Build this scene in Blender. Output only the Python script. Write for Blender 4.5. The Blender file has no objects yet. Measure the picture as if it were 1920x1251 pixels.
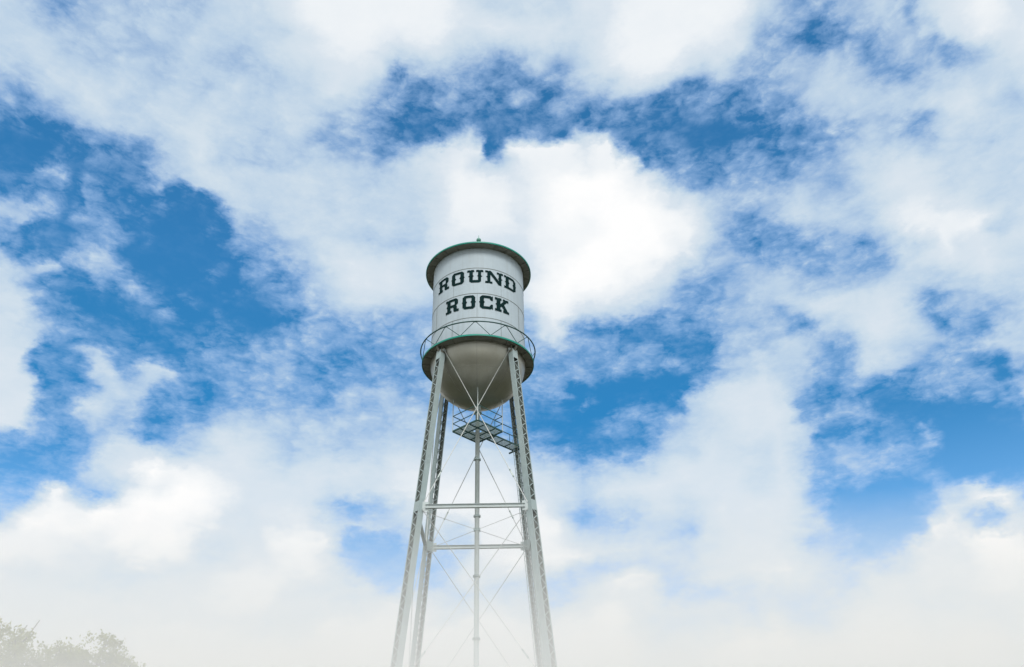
import bpy, bmesh, math, random
from mathutils import Vector, Matrix

# ------------------------------------------------------------------ camera, world, sun
scene = bpy.context.scene
COL = scene.collection
PITCH, ROLL = math.radians(33.977), math.radians(1.222)
cam_data = bpy.data.cameras.new('camera')
cam_data.sensor_width = 36.0
cam_data.lens = 1568.0 / 1920.0 * 36.0
cam_data.clip_start = 0.1
cam_data.clip_end = 20000.0
cam = bpy.data.objects.new('camera', cam_data)
COL.objects.link(cam)
_f = Vector((0, math.cos(PITCH), math.sin(PITCH)))
_u = Vector((0, -math.sin(PITCH), math.cos(PITCH)))
_r = Vector((1, 0, 0))
c_, s_ = math.cos(ROLL), math.sin(ROLL)
R2 = _r * c_ - _u * s_
U2 = _r * s_ + _u * c_
M = Matrix((R2, U2, -_f)).transposed().to_4x4()
M.translation = Vector((0, 0, 1.6))
cam.matrix_world = M
scene.camera = cam
scene.view_settings.view_transform = 'Standard'
scene.view_settings.look = 'None'
scene.view_settings.exposure = 0.0
scene.view_settings.gamma = 1.0
scene.view_settings.use_curve_mapping = False
scene.cycles.max_bounces = 8
scene.cycles.volume_bounces = 8
scene.cycles.use_denoising = True

SUN_EL, SUN_AZ = math.radians(43), math.radians(172)     # azimuth from +Y towards +X
sun_dir = Vector((math.sin(SUN_AZ) * math.cos(SUN_EL), math.cos(SUN_AZ) * math.cos(SUN_EL), math.sin(SUN_EL)))
sd = bpy.data.lights.new('sun', 'SUN')
sd.energy = 2.2
sd.angle = math.radians(20)
sd.color = (1.0, 0.95, 0.88)
sun = bpy.data.objects.new('sun', sd)
COL.objects.link(sun)
sun.rotation_euler = sun_dir.to_track_quat('Z', 'Y').to_euler()

# cloud cover of the sky dome: rows from 11 deg of elevation upwards, 1 deg apart;
# along a row 94 steps of azimuth from -50 to +50 deg.  0 = open blue ... 40 = bright thick cloud
CLOUD_ROWS = [
    [32, 32, 32, 32, 32, 32, 32, 33, 34, 34, 35, 35, 36, 36, 36, 36, 36, 36, 36, 36, 36, 36, 36, 36, 36, 36, 36, 36, 36, 36, 36, 36, 36, 36, 36, 36, 36, 36, 36, 36, 36, 36, 36, 36, 36, 36, 36, 36, 36, 36, 36, 36, 36, 36, 33, 32, 32, 33, 36, 36, 36, 36, 36, 36, 36, 36, 36, 36, 36, 36, 36, 36, 36, 35, 33, 32, 31, 30, 29, 29, 29, 29, 30, 31, 30, 29, 29, 30, 32, 32, 33, 34, 35, 36],
    [33, 32, 32, 32, 32, 32, 32, 32, 32, 32, 32, 32, 32, 33, 33, 34, 34, 34, 35, 35, 35, 36, 36, 36, 36, 36, 36, 36, 36, 36, 36, 36, 36, 36, 36, 36, 36, 36, 36, 36, 36, 36, 36, 36, 36, 36, 36, 36, 36, 36, 36, 36, 36, 36, 33, 32, 32, 32, 36, 37, 38, 36, 36, 35, 35, 35, 35, 36, 36, 36, 33, 33, 35, 33, 29, 29, 30, 30, 30, 30, 29, 29, 30, 31, 32, 32, 33, 34, 35, 36, 37, 39, 39, 34],
    [35, 33, 33, 34, 34, 33, 32, 32, 32, 32, 32, 32, 32, 32, 32, 32, 32, 32, 32, 32, 32, 32, 33, 33, 33, 34, 34, 34, 34, 34, 35, 35, 35, 35, 35, 36, 36, 37, 37, 36, 36, 36, 36, 36, 36, 36, 36, 36, 36, 35, 36, 36, 36, 36, 32, 29, 30, 30, 31, 37, 38, 38, 39, 32, 30, 31, 33, 34, 34, 34, 32, 32, 30, 28, 28, 29, 29, 30, 32, 32, 32, 33, 34, 35, 35, 36, 37, 39, 39, 37, 36, 40, 27, 25],
    [36, 36, 36, 36, 35, 34, 32, 34, 34, 34, 33, 32, 32, 32, 32, 32, 32, 32, 32, 32, 32, 32, 32, 32, 34, 34, 34, 34, 34, 34, 33, 32, 32, 32, 33, 36, 36, 37, 37, 37, 36, 36, 36, 36, 36, 36, 36, 36, 36, 36, 37, 37, 37, 36, 30, 26, 26, 26, 27, 26, 26, 25, 31, 24, 22, 23, 30, 33, 33, 33, 29, 28, 28, 29, 32, 33, 33, 34, 34, 35, 36, 36, 37, 39, 39, 38, 34, 40, 38, 24, 26, 29, 30, 28],
    [26, 33, 35, 36, 36, 36, 36, 36, 36, 35, 33, 32, 33, 34, 34, 33, 33, 32, 32, 32, 32, 32, 32, 32, 32, 32, 32, 32, 32, 32, 32, 29, 30, 30, 30, 32, 33, 33, 35, 35, 35, 32, 29, 34, 36, 36, 35, 33, 33, 32, 32, 34, 38, 37, 30, 28, 27, 27, 28, 28, 24, 22, 26, 24, 23, 23, 22, 27, 31, 32, 31, 32, 32, 34, 35, 36, 36, 37, 39, 39, 39, 37, 34, 40, 40, 27, 25, 26, 30, 30, 28, 19, 15, 9],
    [18, 17, 18, 23, 29, 33, 36, 36, 36, 36, 36, 36, 36, 36, 35, 34, 33, 31, 30, 31, 30, 29, 29, 29, 30, 31, 32, 32, 34, 35, 35, 34, 31, 31, 31, 31, 28, 29, 32, 34, 35, 32, 27, 27, 32, 30, 28, 28, 26, 23, 23, 30, 33, 32, 32, 30, 20, 20, 20, 20, 25, 25, 27, 28, 28, 26, 24, 22, 31, 29, 31, 33, 33, 33, 39, 39, 39, 35, 36, 40, 40, 28, 25, 26, 28, 30, 30, 25, 19, 15, 10, 1, 3, 1],
    [13, 18, 19, 19, 17, 16, 19, 23, 28, 33, 35, 36, 36, 36, 36, 36, 36, 36, 35, 34, 32, 30, 29, 29, 29, 30, 30, 31, 33, 35, 36, 36, 31, 30, 30, 30, 30, 29, 23, 20, 25, 27, 26, 24, 27, 25, 24, 26, 23, 17, 17, 26, 30, 36, 36, 33, 22, 23, 27, 30, 31, 32, 33, 35, 31, 29, 24, 22, 22, 22, 25, 33, 33, 33, 40, 40, 36, 25, 25, 26, 27, 30, 30, 30, 21, 18, 15, 9, 1, 2, 2, 0, 0, 0],
    [10, 10, 10, 12, 17, 20, 19, 18, 17, 16, 19, 22, 26, 30, 33, 35, 36, 36, 36, 35, 33, 33, 32, 35, 38, 37, 34, 29, 30, 33, 34, 35, 35, 35, 33, 29, 22, 14, 12, 13, 16, 16, 23, 32, 32, 32, 32, 32, 33, 30, 26, 22, 22, 24, 26, 25, 26, 26, 27, 29, 31, 32, 32, 32, 29, 28, 24, 19, 8, 6, 8, 11, 37, 34, 17, 10, 27, 30, 30, 30, 24, 19, 16, 13, 7, 1, 2, 2, 1, 0, 0, 0, 1, 15],
    [19, 11, 10, 10, 10, 10, 11, 14, 18, 20, 19, 18, 17, 17, 17, 19, 27, 39, 39, 39, 37, 37, 39, 39, 39, 39, 36, 29, 29, 32, 32, 34, 37, 36, 32, 23, 13, 9, 8, 8, 13, 15, 19, 28, 34, 36, 38, 38, 38, 38, 37, 34, 31, 30, 30, 29, 28, 26, 25, 28, 31, 32, 32, 32, 29, 18, 23, 18, 6, 3, 3, 3, 11, 30, 29, 36, 36, 19, 17, 14, 11, 2, 1, 3, 2, 1, 0, 0, 0, 0, 4, 10, 7, 21],
    [32, 32, 28, 17, 11, 10, 10, 10, 10, 10, 12, 15, 18, 20, 19, 19, 17, 31, 38, 36, 40, 40, 39, 40, 39, 39, 39, 36, 31, 31, 32, 37, 38, 38, 37, 28, 7, 6, 9, 17, 21, 23, 23, 25, 35, 36, 36, 36, 37, 35, 33, 29, 28, 26, 23, 27, 26, 23, 21, 30, 32, 32, 32, 32, 31, 30, 25, 3, 1, 1, 1, 1, 10, 23, 24, 31, 10, 4, 1, 2, 3, 1, 0, 0, 0, 0, 0, 2, 16, 4, 16, 22, 23, 23],
    [32, 32, 32, 32, 32, 28, 18, 12, 10, 10, 10, 10, 10, 10, 11, 14, 14, 15, 38, 24, 20, 22, 34, 40, 40, 40, 39, 39, 32, 31, 32, 32, 33, 33, 30, 28, 27, 25, 25, 26, 29, 31, 26, 27, 35, 36, 36, 38, 38, 37, 28, 22, 23, 22, 20, 26, 27, 27, 27, 30, 32, 32, 32, 32, 32, 29, 16, 3, 1, 2, 3, 2, 2, 16, 2, 1, 1, 1, 1, 0, 0, 0, 0, 0, 1, 12, 5, 8, 21, 23, 24, 22, 21, 22],
    [32, 32, 32, 32, 32, 32, 32, 32, 30, 22, 13, 10, 10, 10, 10, 10, 10, 10, 11, 19, 26, 27, 28, 36, 35, 40, 40, 38, 34, 32, 32, 32, 32, 31, 22, 19, 18, 21, 24, 28, 33, 35, 35, 35, 36, 36, 36, 36, 36, 31, 23, 19, 22, 26, 26, 28, 30, 30, 30, 31, 32, 32, 30, 30, 31, 27, 17, 17, 17, 20, 21, 17, 13, 5, 0, 0, 0, 0, 0, 0, 0, 1, 12, 7, 6, 21, 22, 23, 23, 22, 20, 22, 25, 28],
    [32, 32, 32, 32, 32, 32, 32, 32, 32, 32, 32, 31, 26, 19, 13, 10, 10, 10, 11, 15, 27, 30, 32, 40, 37, 37, 37, 35, 33, 32, 32, 32, 32, 31, 28, 29, 30, 30, 33, 34, 35, 36, 36, 36, 36, 36, 35, 33, 33, 31, 27, 26, 28, 31, 31, 32, 32, 32, 32, 32, 32, 32, 30, 29, 31, 26, 21, 19, 24, 22, 19, 16, 18, 14, 0, 0, 0, 0, 2, 16, 5, 6, 19, 22, 23, 24, 23, 21, 20, 23, 26, 27, 26, 24],
    [29, 29, 31, 32, 32, 32, 32, 32, 32, 32, 32, 32, 32, 32, 32, 31, 18, 11, 13, 16, 30, 30, 30, 30, 28, 31, 33, 32, 32, 32, 31, 29, 31, 32, 31, 32, 31, 30, 33, 34, 34, 34, 34, 34, 34, 34, 34, 32, 31, 29, 28, 26, 26, 27, 29, 29, 29, 31, 32, 32, 32, 31, 30, 29, 31, 27, 21, 19, 21, 20, 9, 4, 8, 21, 1, 1, 1, 3, 5, 21, 22, 23, 24, 23, 22, 21, 21, 24, 27, 27, 26, 24, 24, 24],
    [29, 29, 29, 29, 30, 32, 32, 32, 32, 32, 32, 32, 32, 32, 32, 32, 20, 14, 18, 24, 22, 21, 13, 18, 20, 24, 29, 32, 32, 30, 28, 26, 29, 29, 29, 29, 29, 28, 31, 31, 31, 31, 31, 31, 31, 31, 31, 30, 27, 25, 23, 21, 20, 21, 21, 22, 24, 28, 29, 29, 32, 30, 29, 29, 31, 29, 25, 7, 8, 12, 14, 15, 1, 1, 5, 3, 5, 16, 19, 24, 23, 22, 21, 21, 23, 25, 28, 27, 25, 24, 24, 24, 25, 27],
    [29, 29, 29, 29, 29, 29, 29, 31, 32, 32, 32, 32, 32, 32, 32, 32, 11, 12, 30, 28, 23, 22, 11, 12, 19, 23, 27, 29, 30, 29, 27, 24, 26, 26, 24, 24, 26, 28, 28, 28, 28, 28, 29, 29, 29, 29, 27, 22, 19, 14, 9, 7, 6, 6, 5, 6, 17, 24, 27, 28, 29, 30, 31, 32, 32, 30, 24, 19, 19, 22, 17, 2, 3, 5, 15, 18, 18, 19, 3, 21, 20, 22, 24, 27, 27, 26, 25, 24, 24, 24, 25, 27, 28, 28],
    [28, 29, 29, 29, 29, 29, 29, 29, 29, 29, 31, 32, 32, 32, 32, 30, 9, 9, 18, 26, 28, 26, 14, 17, 14, 16, 21, 24, 25, 26, 25, 24, 24, 24, 24, 24, 25, 25, 25, 25, 26, 26, 26, 25, 24, 23, 20, 14, 12, 10, 8, 6, 5, 15, 15, 9, 12, 18, 23, 27, 29, 30, 32, 32, 32, 30, 17, 14, 8, 13, 16, 9, 5, 9, 18, 19, 18, 12, 17, 24, 26, 28, 27, 25, 24, 24, 24, 24, 25, 27, 28, 28, 28, 30],
    [28, 28, 28, 29, 29, 29, 29, 29, 29, 29, 29, 29, 29, 31, 32, 10, 9, 9, 28, 29, 22, 26, 16, 16, 11, 11, 17, 19, 20, 20, 21, 22, 24, 22, 22, 24, 23, 23, 24, 24, 24, 23, 22, 21, 19, 19, 16, 5, 3, 2, 2, 2, 2, 3, 13, 17, 17, 10, 8, 25, 29, 31, 32, 32, 32, 29, 24, 20, 16, 12, 16, 20, 22, 24, 22, 21, 20, 21, 27, 27, 26, 25, 24, 24, 24, 24, 26, 27, 28, 28, 28, 29, 31, 31],
    [24, 28, 28, 28, 28, 29, 29, 29, 29, 29, 29, 29, 29, 29, 29, 10, 10, 23, 26, 13, 19, 29, 29, 17, 10, 11, 19, 20, 19, 20, 20, 20, 20, 18, 20, 23, 21, 22, 24, 23, 22, 20, 18, 17, 16, 16, 15, 10, 5, 7, 7, 7, 17, 6, 4, 5, 4, 4, 3, 11, 25, 29, 31, 31, 31, 27, 26, 25, 17, 16, 20, 28, 28, 27, 26, 24, 20, 19, 14, 24, 24, 24, 24, 25, 26, 27, 28, 28, 28, 29, 31, 31, 29, 28],
    [17, 18, 24, 28, 28, 28, 28, 28, 29, 29, 29, 29, 29, 29, 24, 19, 16, 6, 10, 9, 6, 7, 8, 9, 10, 18, 21, 21, 21, 20, 21, 19, 16, 13, 16, 21, 23, 24, 23, 19, 20, 22, 20, 19, 19, 19, 18, 18, 21, 21, 21, 14, 2, 0, 0, 0, 0, 0, 0, 0, 6, 20, 24, 26, 28, 25, 26, 27, 22, 19, 17, 26, 29, 29, 28, 25, 16, 19, 22, 21, 23, 25, 27, 28, 28, 28, 28, 29, 31, 31, 29, 28, 28, 28],
    [24, 19, 17, 18, 23, 27, 28, 28, 28, 28, 29, 29, 29, 29, 13, 7, 13, 5, 5, 8, 12, 6, 6, 10, 15, 18, 17, 17, 19, 20, 23, 19, 16, 15, 14, 15, 18, 18, 17, 16, 19, 24, 22, 22, 22, 22, 20, 15, 16, 19, 19, 19, 18, 14, 12, 14, 12, 15, 19, 17, 12, 12, 21, 24, 23, 24, 28, 27, 25, 23, 23, 29, 32, 32, 29, 22, 16, 24, 25, 25, 27, 28, 28, 28, 28, 30, 31, 31, 29, 28, 28, 28, 28, 28],
    [23, 25, 24, 19, 17, 18, 22, 26, 28, 28, 28, 28, 28, 19, 11, 10, 5, 5, 5, 5, 5, 6, 6, 6, 7, 13, 13, 8, 8, 16, 20, 20, 18, 18, 15, 14, 15, 15, 14, 16, 20, 23, 23, 23, 24, 23, 21, 15, 14, 15, 18, 18, 18, 18, 18, 18, 18, 16, 16, 4, 4, 4, 23, 24, 22, 23, 23, 19, 15, 25, 28, 30, 30, 31, 30, 25, 21, 24, 26, 30, 32, 29, 29, 30, 31, 31, 29, 28, 28, 28, 28, 28, 28, 28],
    [6, 12, 24, 25, 24, 19, 18, 17, 20, 24, 27, 28, 26, 22, 11, 6, 6, 5, 5, 5, 8, 20, 13, 5, 4, 9, 2, 2, 2, 8, 16, 18, 19, 19, 17, 15, 13, 17, 20, 20, 20, 21, 21, 21, 21, 21, 20, 19, 20, 18, 18, 18, 13, 17, 20, 6, 6, 7, 8, 8, 14, 20, 21, 23, 24, 23, 21, 21, 25, 30, 31, 30, 27, 28, 28, 28, 27, 28, 31, 32, 33, 30, 31, 30, 29, 28, 28, 28, 28, 28, 28, 28, 28, 28],
    [4, 4, 7, 13, 24, 25, 24, 20, 18, 17, 18, 22, 11, 27, 27, 8, 12, 19, 12, 22, 14, 6, 10, 4, 3, 2, 1, 1, 1, 8, 14, 16, 16, 17, 19, 18, 15, 16, 18, 20, 21, 22, 24, 24, 24, 24, 23, 19, 23, 30, 30, 17, 16, 16, 17, 12, 6, 6, 8, 15, 17, 19, 20, 23, 24, 24, 24, 26, 26, 25, 24, 24, 23, 23, 24, 26, 30, 32, 34, 31, 33, 27, 27, 28, 28, 28, 28, 28, 28, 28, 28, 28, 28, 28],
    [1, 4, 4, 4, 7, 12, 22, 25, 25, 22, 19, 10, 8, 5, 5, 20, 21, 23, 19, 1, 1, 2, 1, 1, 1, 7, 6, 1, 7, 16, 17, 19, 21, 22, 24, 23, 21, 20, 20, 21, 23, 25, 27, 28, 28, 28, 26, 21, 25, 32, 36, 36, 30, 29, 28, 27, 26, 24, 23, 22, 21, 20, 20, 22, 24, 26, 27, 27, 24, 21, 20, 23, 21, 17, 18, 27, 25, 29, 35, 35, 36, 33, 28, 28, 28, 28, 28, 28, 28, 28, 28, 28, 28, 28],
    [1, 1, 2, 4, 4, 4, 7, 11, 18, 25, 25, 25, 6, 5, 5, 12, 17, 21, 1, 1, 1, 1, 1, 1, 14, 4, 7, 9, 11, 15, 19, 22, 25, 27, 29, 29, 28, 26, 24, 24, 24, 25, 27, 28, 28, 28, 28, 30, 32, 36, 38, 39, 37, 35, 34, 34, 33, 32, 30, 27, 21, 17, 19, 22, 24, 25, 24, 23, 19, 17, 20, 21, 21, 14, 23, 26, 34, 35, 35, 35, 32, 28, 28, 28, 28, 28, 28, 28, 28, 28, 28, 28, 28, 26],
    [12, 8, 1, 1, 2, 4, 4, 4, 6, 9, 18, 25, 21, 5, 19, 18, 21, 15, 1, 7, 2, 1, 1, 1, 1, 7, 15, 14, 14, 18, 21, 25, 28, 30, 32, 32, 31, 31, 30, 29, 28, 27, 28, 28, 28, 28, 29, 31, 33, 36, 38, 40, 39, 39, 39, 38, 36, 37, 35, 31, 27, 24, 22, 21, 23, 21, 18, 17, 16, 16, 19, 21, 23, 24, 26, 31, 34, 34, 33, 29, 28, 28, 28, 28, 28, 28, 28, 28, 28, 28, 28, 26, 25, 25],
    [18, 14, 11, 7, 1, 1, 2, 4, 4, 4, 7, 10, 12, 4, 14, 12, 10, 5, 8, 1, 1, 1, 4, 9, 7, 17, 18, 18, 19, 21, 23, 26, 31, 32, 32, 32, 32, 32, 31, 30, 30, 29, 29, 29, 29, 29, 29, 30, 32, 35, 38, 40, 40, 40, 40, 39, 39, 39, 39, 37, 35, 33, 27, 22, 22, 17, 10, 12, 16, 21, 24, 27, 27, 26, 25, 28, 30, 32, 32, 30, 28, 28, 28, 28, 28, 28, 28, 28, 28, 27, 25, 25, 26, 28],
    [22, 20, 17, 14, 11, 7, 1, 1, 2, 2, 5, 21, 24, 4, 21, 17, 8, 14, 11, 10, 3, 3, 4, 4, 9, 23, 22, 21, 22, 24, 26, 28, 29, 30, 30, 30, 30, 30, 29, 28, 31, 32, 32, 32, 32, 32, 31, 29, 31, 35, 38, 39, 40, 40, 40, 40, 40, 40, 40, 37, 36, 36, 31, 25, 21, 17, 15, 19, 23, 27, 28, 26, 25, 24, 25, 28, 31, 32, 32, 30, 28, 28, 26, 25, 27, 28, 28, 27, 26, 24, 26, 28, 30, 31],
    [25, 23, 22, 20, 17, 14, 11, 8, 1, 1, 1, 1, 10, 5, 7, 8, 8, 8, 11, 22, 7, 4, 4, 13, 26, 28, 26, 24, 26, 27, 28, 28, 28, 28, 27, 25, 25, 25, 25, 26, 30, 32, 32, 32, 32, 32, 32, 31, 32, 35, 36, 37, 38, 40, 40, 40, 40, 40, 40, 39, 38, 37, 33, 29, 23, 18, 21, 23, 24, 26, 27, 25, 23, 22, 25, 29, 30, 31, 31, 27, 27, 27, 25, 26, 28, 27, 26, 24, 25, 27, 29, 31, 32, 32],
    [28, 27, 25, 23, 21, 20, 17, 14, 11, 10, 9, 7, 7, 11, 11, 8, 8, 9, 20, 24, 24, 26, 28, 28, 28, 28, 27, 27, 28, 28, 28, 28, 28, 28, 28, 27, 27, 27, 26, 27, 31, 33, 34, 34, 34, 34, 34, 33, 33, 35, 37, 38, 38, 38, 39, 40, 40, 40, 40, 39, 38, 36, 33, 28, 24, 23, 23, 23, 21, 20, 21, 22, 23, 22, 25, 28, 27, 27, 26, 24, 23, 27, 28, 29, 28, 26, 25, 27, 28, 30, 32, 32, 32, 32],
    [28, 28, 28, 26, 25, 23, 21, 20, 18, 17, 21, 19, 17, 19, 19, 16, 14, 14, 22, 25, 27, 28, 28, 28, 28, 28, 28, 28, 28, 28, 28, 26, 26, 28, 28, 28, 28, 28, 28, 29, 31, 33, 36, 36, 36, 36, 36, 33, 33, 35, 37, 39, 39, 38, 39, 40, 40, 40, 40, 38, 33, 31, 28, 24, 22, 20, 19, 20, 18, 15, 17, 18, 20, 21, 23, 24, 25, 24, 23, 18, 17, 25, 31, 32, 29, 28, 28, 30, 31, 32, 32, 32, 32, 32],
    [28, 28, 28, 28, 28, 26, 25, 23, 22, 21, 24, 25, 26, 27, 26, 25, 24, 23, 24, 27, 29, 31, 28, 25, 26, 27, 27, 28, 28, 28, 28, 27, 27, 28, 27, 27, 28, 28, 28, 29, 31, 33, 36, 36, 36, 36, 36, 33, 33, 35, 37, 39, 40, 40, 40, 40, 39, 38, 38, 34, 34, 25, 18, 18, 18, 18, 17, 15, 15, 13, 13, 11, 14, 18, 18, 20, 24, 24, 23, 24, 25, 29, 30, 29, 28, 28, 30, 32, 32, 32, 32, 32, 32, 32],
    [28, 28, 28, 28, 28, 28, 27, 26, 25, 26, 27, 28, 30, 30, 28, 28, 27, 26, 26, 28, 30, 31, 28, 26, 25, 24, 24, 25, 25, 26, 26, 27, 27, 27, 26, 25, 27, 28, 28, 29, 31, 34, 36, 36, 36, 35, 34, 33, 33, 35, 37, 39, 40, 40, 40, 40, 38, 35, 32, 27, 19, 18, 18, 18, 18, 14, 12, 14, 13, 9, 6, 3, 12, 18, 23, 24, 25, 26, 27, 27, 25, 25, 26, 25, 24, 27, 32, 32, 32, 32, 32, 32, 32, 32],
    [28, 28, 28, 28, 28, 28, 28, 28, 28, 28, 27, 28, 29, 29, 28, 25, 26, 28, 28, 28, 29, 29, 28, 28, 27, 25, 25, 26, 25, 24, 24, 24, 24, 25, 24, 24, 25, 26, 28, 30, 33, 34, 34, 32, 29, 27, 26, 30, 34, 35, 36, 36, 36, 34, 36, 37, 37, 31, 9, 9, 10, 11, 9, 6, 4, 3, 2, 2, 5, 14, 15, 14, 17, 24, 26, 27, 28, 26, 24, 21, 18, 23, 23, 19, 21, 32, 35, 34, 32, 32, 32, 32, 32, 32],
    [28, 28, 28, 28, 28, 28, 28, 28, 28, 27, 25, 25, 26, 27, 28, 26, 26, 28, 28, 27, 26, 28, 28, 26, 26, 26, 26, 28, 26, 24, 22, 21, 21, 21, 21, 20, 20, 21, 22, 27, 32, 33, 34, 34, 34, 4, 14, 34, 37, 37, 37, 37, 35, 32, 36, 35, 12, 8, 8, 8, 8, 4, 1, 2, 2, 3, 7, 12, 14, 17, 18, 20, 23, 26, 28, 28, 27, 24, 21, 20, 23, 24, 22, 20, 30, 32, 34, 36, 33, 32, 32, 32, 32, 32],
    [28, 28, 28, 28, 28, 28, 25, 23, 23, 25, 24, 24, 24, 24, 25, 26, 25, 25, 25, 25, 25, 27, 28, 27, 26, 27, 28, 28, 28, 26, 24, 22, 22, 20, 18, 15, 13, 8, 3, 8, 12, 14, 21, 27, 20, 4, 6, 11, 15, 15, 13, 10, 11, 24, 14, 9, 11, 11, 11, 10, 6, 8, 9, 9, 11, 10, 11, 14, 17, 20, 20, 21, 23, 25, 27, 27, 25, 22, 15, 21, 23, 24, 23, 26, 31, 32, 32, 35, 35, 32, 32, 32, 32, 32],
    [28, 28, 28, 28, 28, 26, 23, 19, 17, 20, 23, 24, 24, 24, 24, 24, 24, 26, 26, 25, 24, 25, 26, 26, 25, 25, 27, 28, 28, 28, 27, 26, 25, 23, 20, 16, 13, 8, 5, 6, 9, 14, 16, 12, 8, 7, 7, 7, 8, 8, 8, 10, 10, 12, 12, 12, 12, 12, 15, 18, 17, 15, 14, 13, 15, 18, 19, 19, 19, 20, 20, 20, 22, 24, 24, 23, 21, 20, 20, 22, 25, 23, 16, 26, 30, 32, 32, 33, 35, 34, 32, 32, 32, 32],
    [28, 28, 28, 28, 27, 25, 21, 17, 19, 21, 23, 24, 24, 24, 25, 27, 26, 26, 28, 27, 25, 24, 24, 24, 24, 25, 27, 28, 28, 30, 32, 30, 28, 25, 23, 20, 17, 14, 13, 13, 13, 17, 19, 16, 13, 12, 9, 10, 10, 10, 16, 20, 20, 20, 20, 20, 20, 24, 27, 28, 28, 26, 24, 22, 22, 25, 26, 24, 23, 22, 20, 20, 21, 20, 16, 9, 8, 19, 22, 24, 27, 26, 20, 18, 28, 31, 32, 32, 34, 36, 33, 32, 32, 32],
    [28, 28, 28, 28, 26, 22, 18, 18, 20, 22, 24, 24, 24, 24, 24, 25, 25, 25, 27, 28, 26, 25, 24, 25, 27, 28, 29, 29, 29, 30, 32, 31, 31, 29, 27, 23, 20, 16, 13, 15, 18, 19, 20, 19, 16, 14, 13, 20, 20, 20, 12, 15, 19, 21, 22, 25, 27, 30, 33, 34, 35, 34, 33, 31, 30, 30, 31, 31, 31, 26, 22, 21, 19, 16, 14, 8, 19, 23, 24, 24, 26, 27, 24, 16, 23, 29, 31, 32, 32, 34, 35, 33, 32, 32],
    [28, 28, 28, 27, 24, 19, 17, 19, 21, 24, 24, 24, 24, 24, 24, 24, 24, 24, 25, 27, 28, 28, 27, 27, 28, 30, 31, 32, 32, 32, 32, 33, 33, 32, 31, 25, 11, 23, 24, 25, 25, 22, 20, 18, 14, 14, 15, 17, 19, 19, 18, 19, 20, 23, 27, 29, 31, 33, 35, 36, 36, 36, 36, 35, 33, 33, 34, 34, 33, 30, 26, 24, 23, 22, 20, 20, 20, 22, 24, 24, 24, 27, 27, 21, 16, 27, 30, 32, 32, 33, 35, 35, 32, 32],
    [28, 28, 27, 25, 21, 17, 18, 21, 23, 24, 24, 24, 24, 24, 24, 24, 24, 24, 25, 27, 28, 28, 28, 28, 28, 28, 30, 31, 33, 34, 34, 35, 35, 33, 31, 29, 28, 29, 30, 30, 30, 27, 24, 22, 21, 20, 20, 21, 22, 23, 25, 24, 23, 25, 27, 29, 31, 33, 35, 36, 36, 36, 36, 36, 36, 36, 36, 36, 35, 34, 31, 28, 26, 24, 21, 20, 20, 21, 23, 24, 24, 25, 27, 25, 19, 19, 28, 30, 32, 32, 33, 36, 34, 32],
    [28, 28, 25, 22, 17, 18, 20, 22, 24, 24, 24, 24, 24, 24, 24, 24, 24, 24, 26, 28, 28, 28, 28, 28, 30, 31, 33, 34, 35, 36, 36, 36, 36, 36, 35, 34, 33, 34, 34, 34, 33, 31, 29, 29, 29, 28, 27, 27, 27, 28, 29, 29, 28, 28, 28, 29, 31, 33, 34, 36, 36, 36, 36, 36, 36, 36, 36, 36, 36, 36, 33, 29, 27, 25, 23, 21, 20, 20, 22, 24, 24, 24, 26, 27, 24, 17, 23, 29, 31, 32, 32, 34, 36, 34],
    [28, 26, 23, 19, 17, 19, 21, 24, 24, 24, 24, 24, 24, 24, 24, 24, 24, 25, 27, 28, 28, 28, 28, 29, 31, 32, 34, 36, 36, 36, 36, 36, 36, 36, 36, 36, 36, 36, 36, 36, 35, 33, 32, 32, 32, 32, 32, 32, 31, 31, 31, 31, 31, 30, 30, 30, 31, 32, 34, 36, 36, 36, 36, 36, 36, 36, 36, 36, 36, 36, 35, 31, 27, 26, 24, 22, 20, 20, 20, 22, 24, 24, 25, 27, 27, 22, 16, 25, 29, 31, 32, 32, 34, 36],
    [26, 24, 20, 17, 19, 21, 23, 24, 24, 24, 24, 24, 24, 24, 24, 24, 24, 26, 28, 28, 28, 28, 28, 29, 31, 33, 35, 36, 36, 36, 36, 36, 36, 36, 36, 36, 36, 36, 36, 36, 35, 33, 31, 30, 29, 28, 28, 28, 28, 28, 28, 28, 28, 28, 30, 32, 32, 32, 34, 35, 36, 36, 36, 36, 36, 36, 36, 36, 36, 36, 36, 33, 29, 27, 25, 23, 21, 20, 20, 21, 23, 24, 24, 25, 27, 26, 21, 16, 27, 30, 32, 32, 32, 34],
    [24, 20, 17, 18, 20, 22, 24, 24, 24, 24, 24, 24, 24, 24, 24, 24, 25, 27, 28, 28, 28, 28, 28, 30, 32, 34, 36, 36, 36, 36, 36, 36, 36, 36, 36, 36, 36, 36, 36, 36, 35, 33, 31, 30, 28, 28, 28, 28, 28, 28, 28, 28, 28, 28, 30, 32, 32, 32, 33, 35, 36, 36, 36, 36, 36, 36, 36, 36, 36, 36, 36, 35, 31, 28, 26, 24, 22, 20, 20, 20, 22, 24, 24, 24, 26, 27, 25, 19, 17, 27, 30, 32, 32, 32],
]
WARP1, WARP2 = 0.050, 0.024
AMP1, AMP2, AMP3 = 0.64, 0.56, 0.34
SKY_TINT = (0.46, 1.50, 1.84)
world = bpy.data.worlds.new('World')
scene.world = world
world.use_nodes = True
world.cycles.sampling_method = 'MANUAL'
world.cycles.sample_map_resolution = 512
NT = world.node_tree
NT.nodes.clear()
LK = NT.links


def nd(kind, **kw):
    n = NT.nodes.new(kind)
    for k, v in kw.items():
        setattr(n, k, v)
    return n


def put(sock, v):
    if isinstance(v, bpy.types.NodeSocket):
        LK.new(v, sock)
    elif v is not None:
        sock.default_value = v


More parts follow.
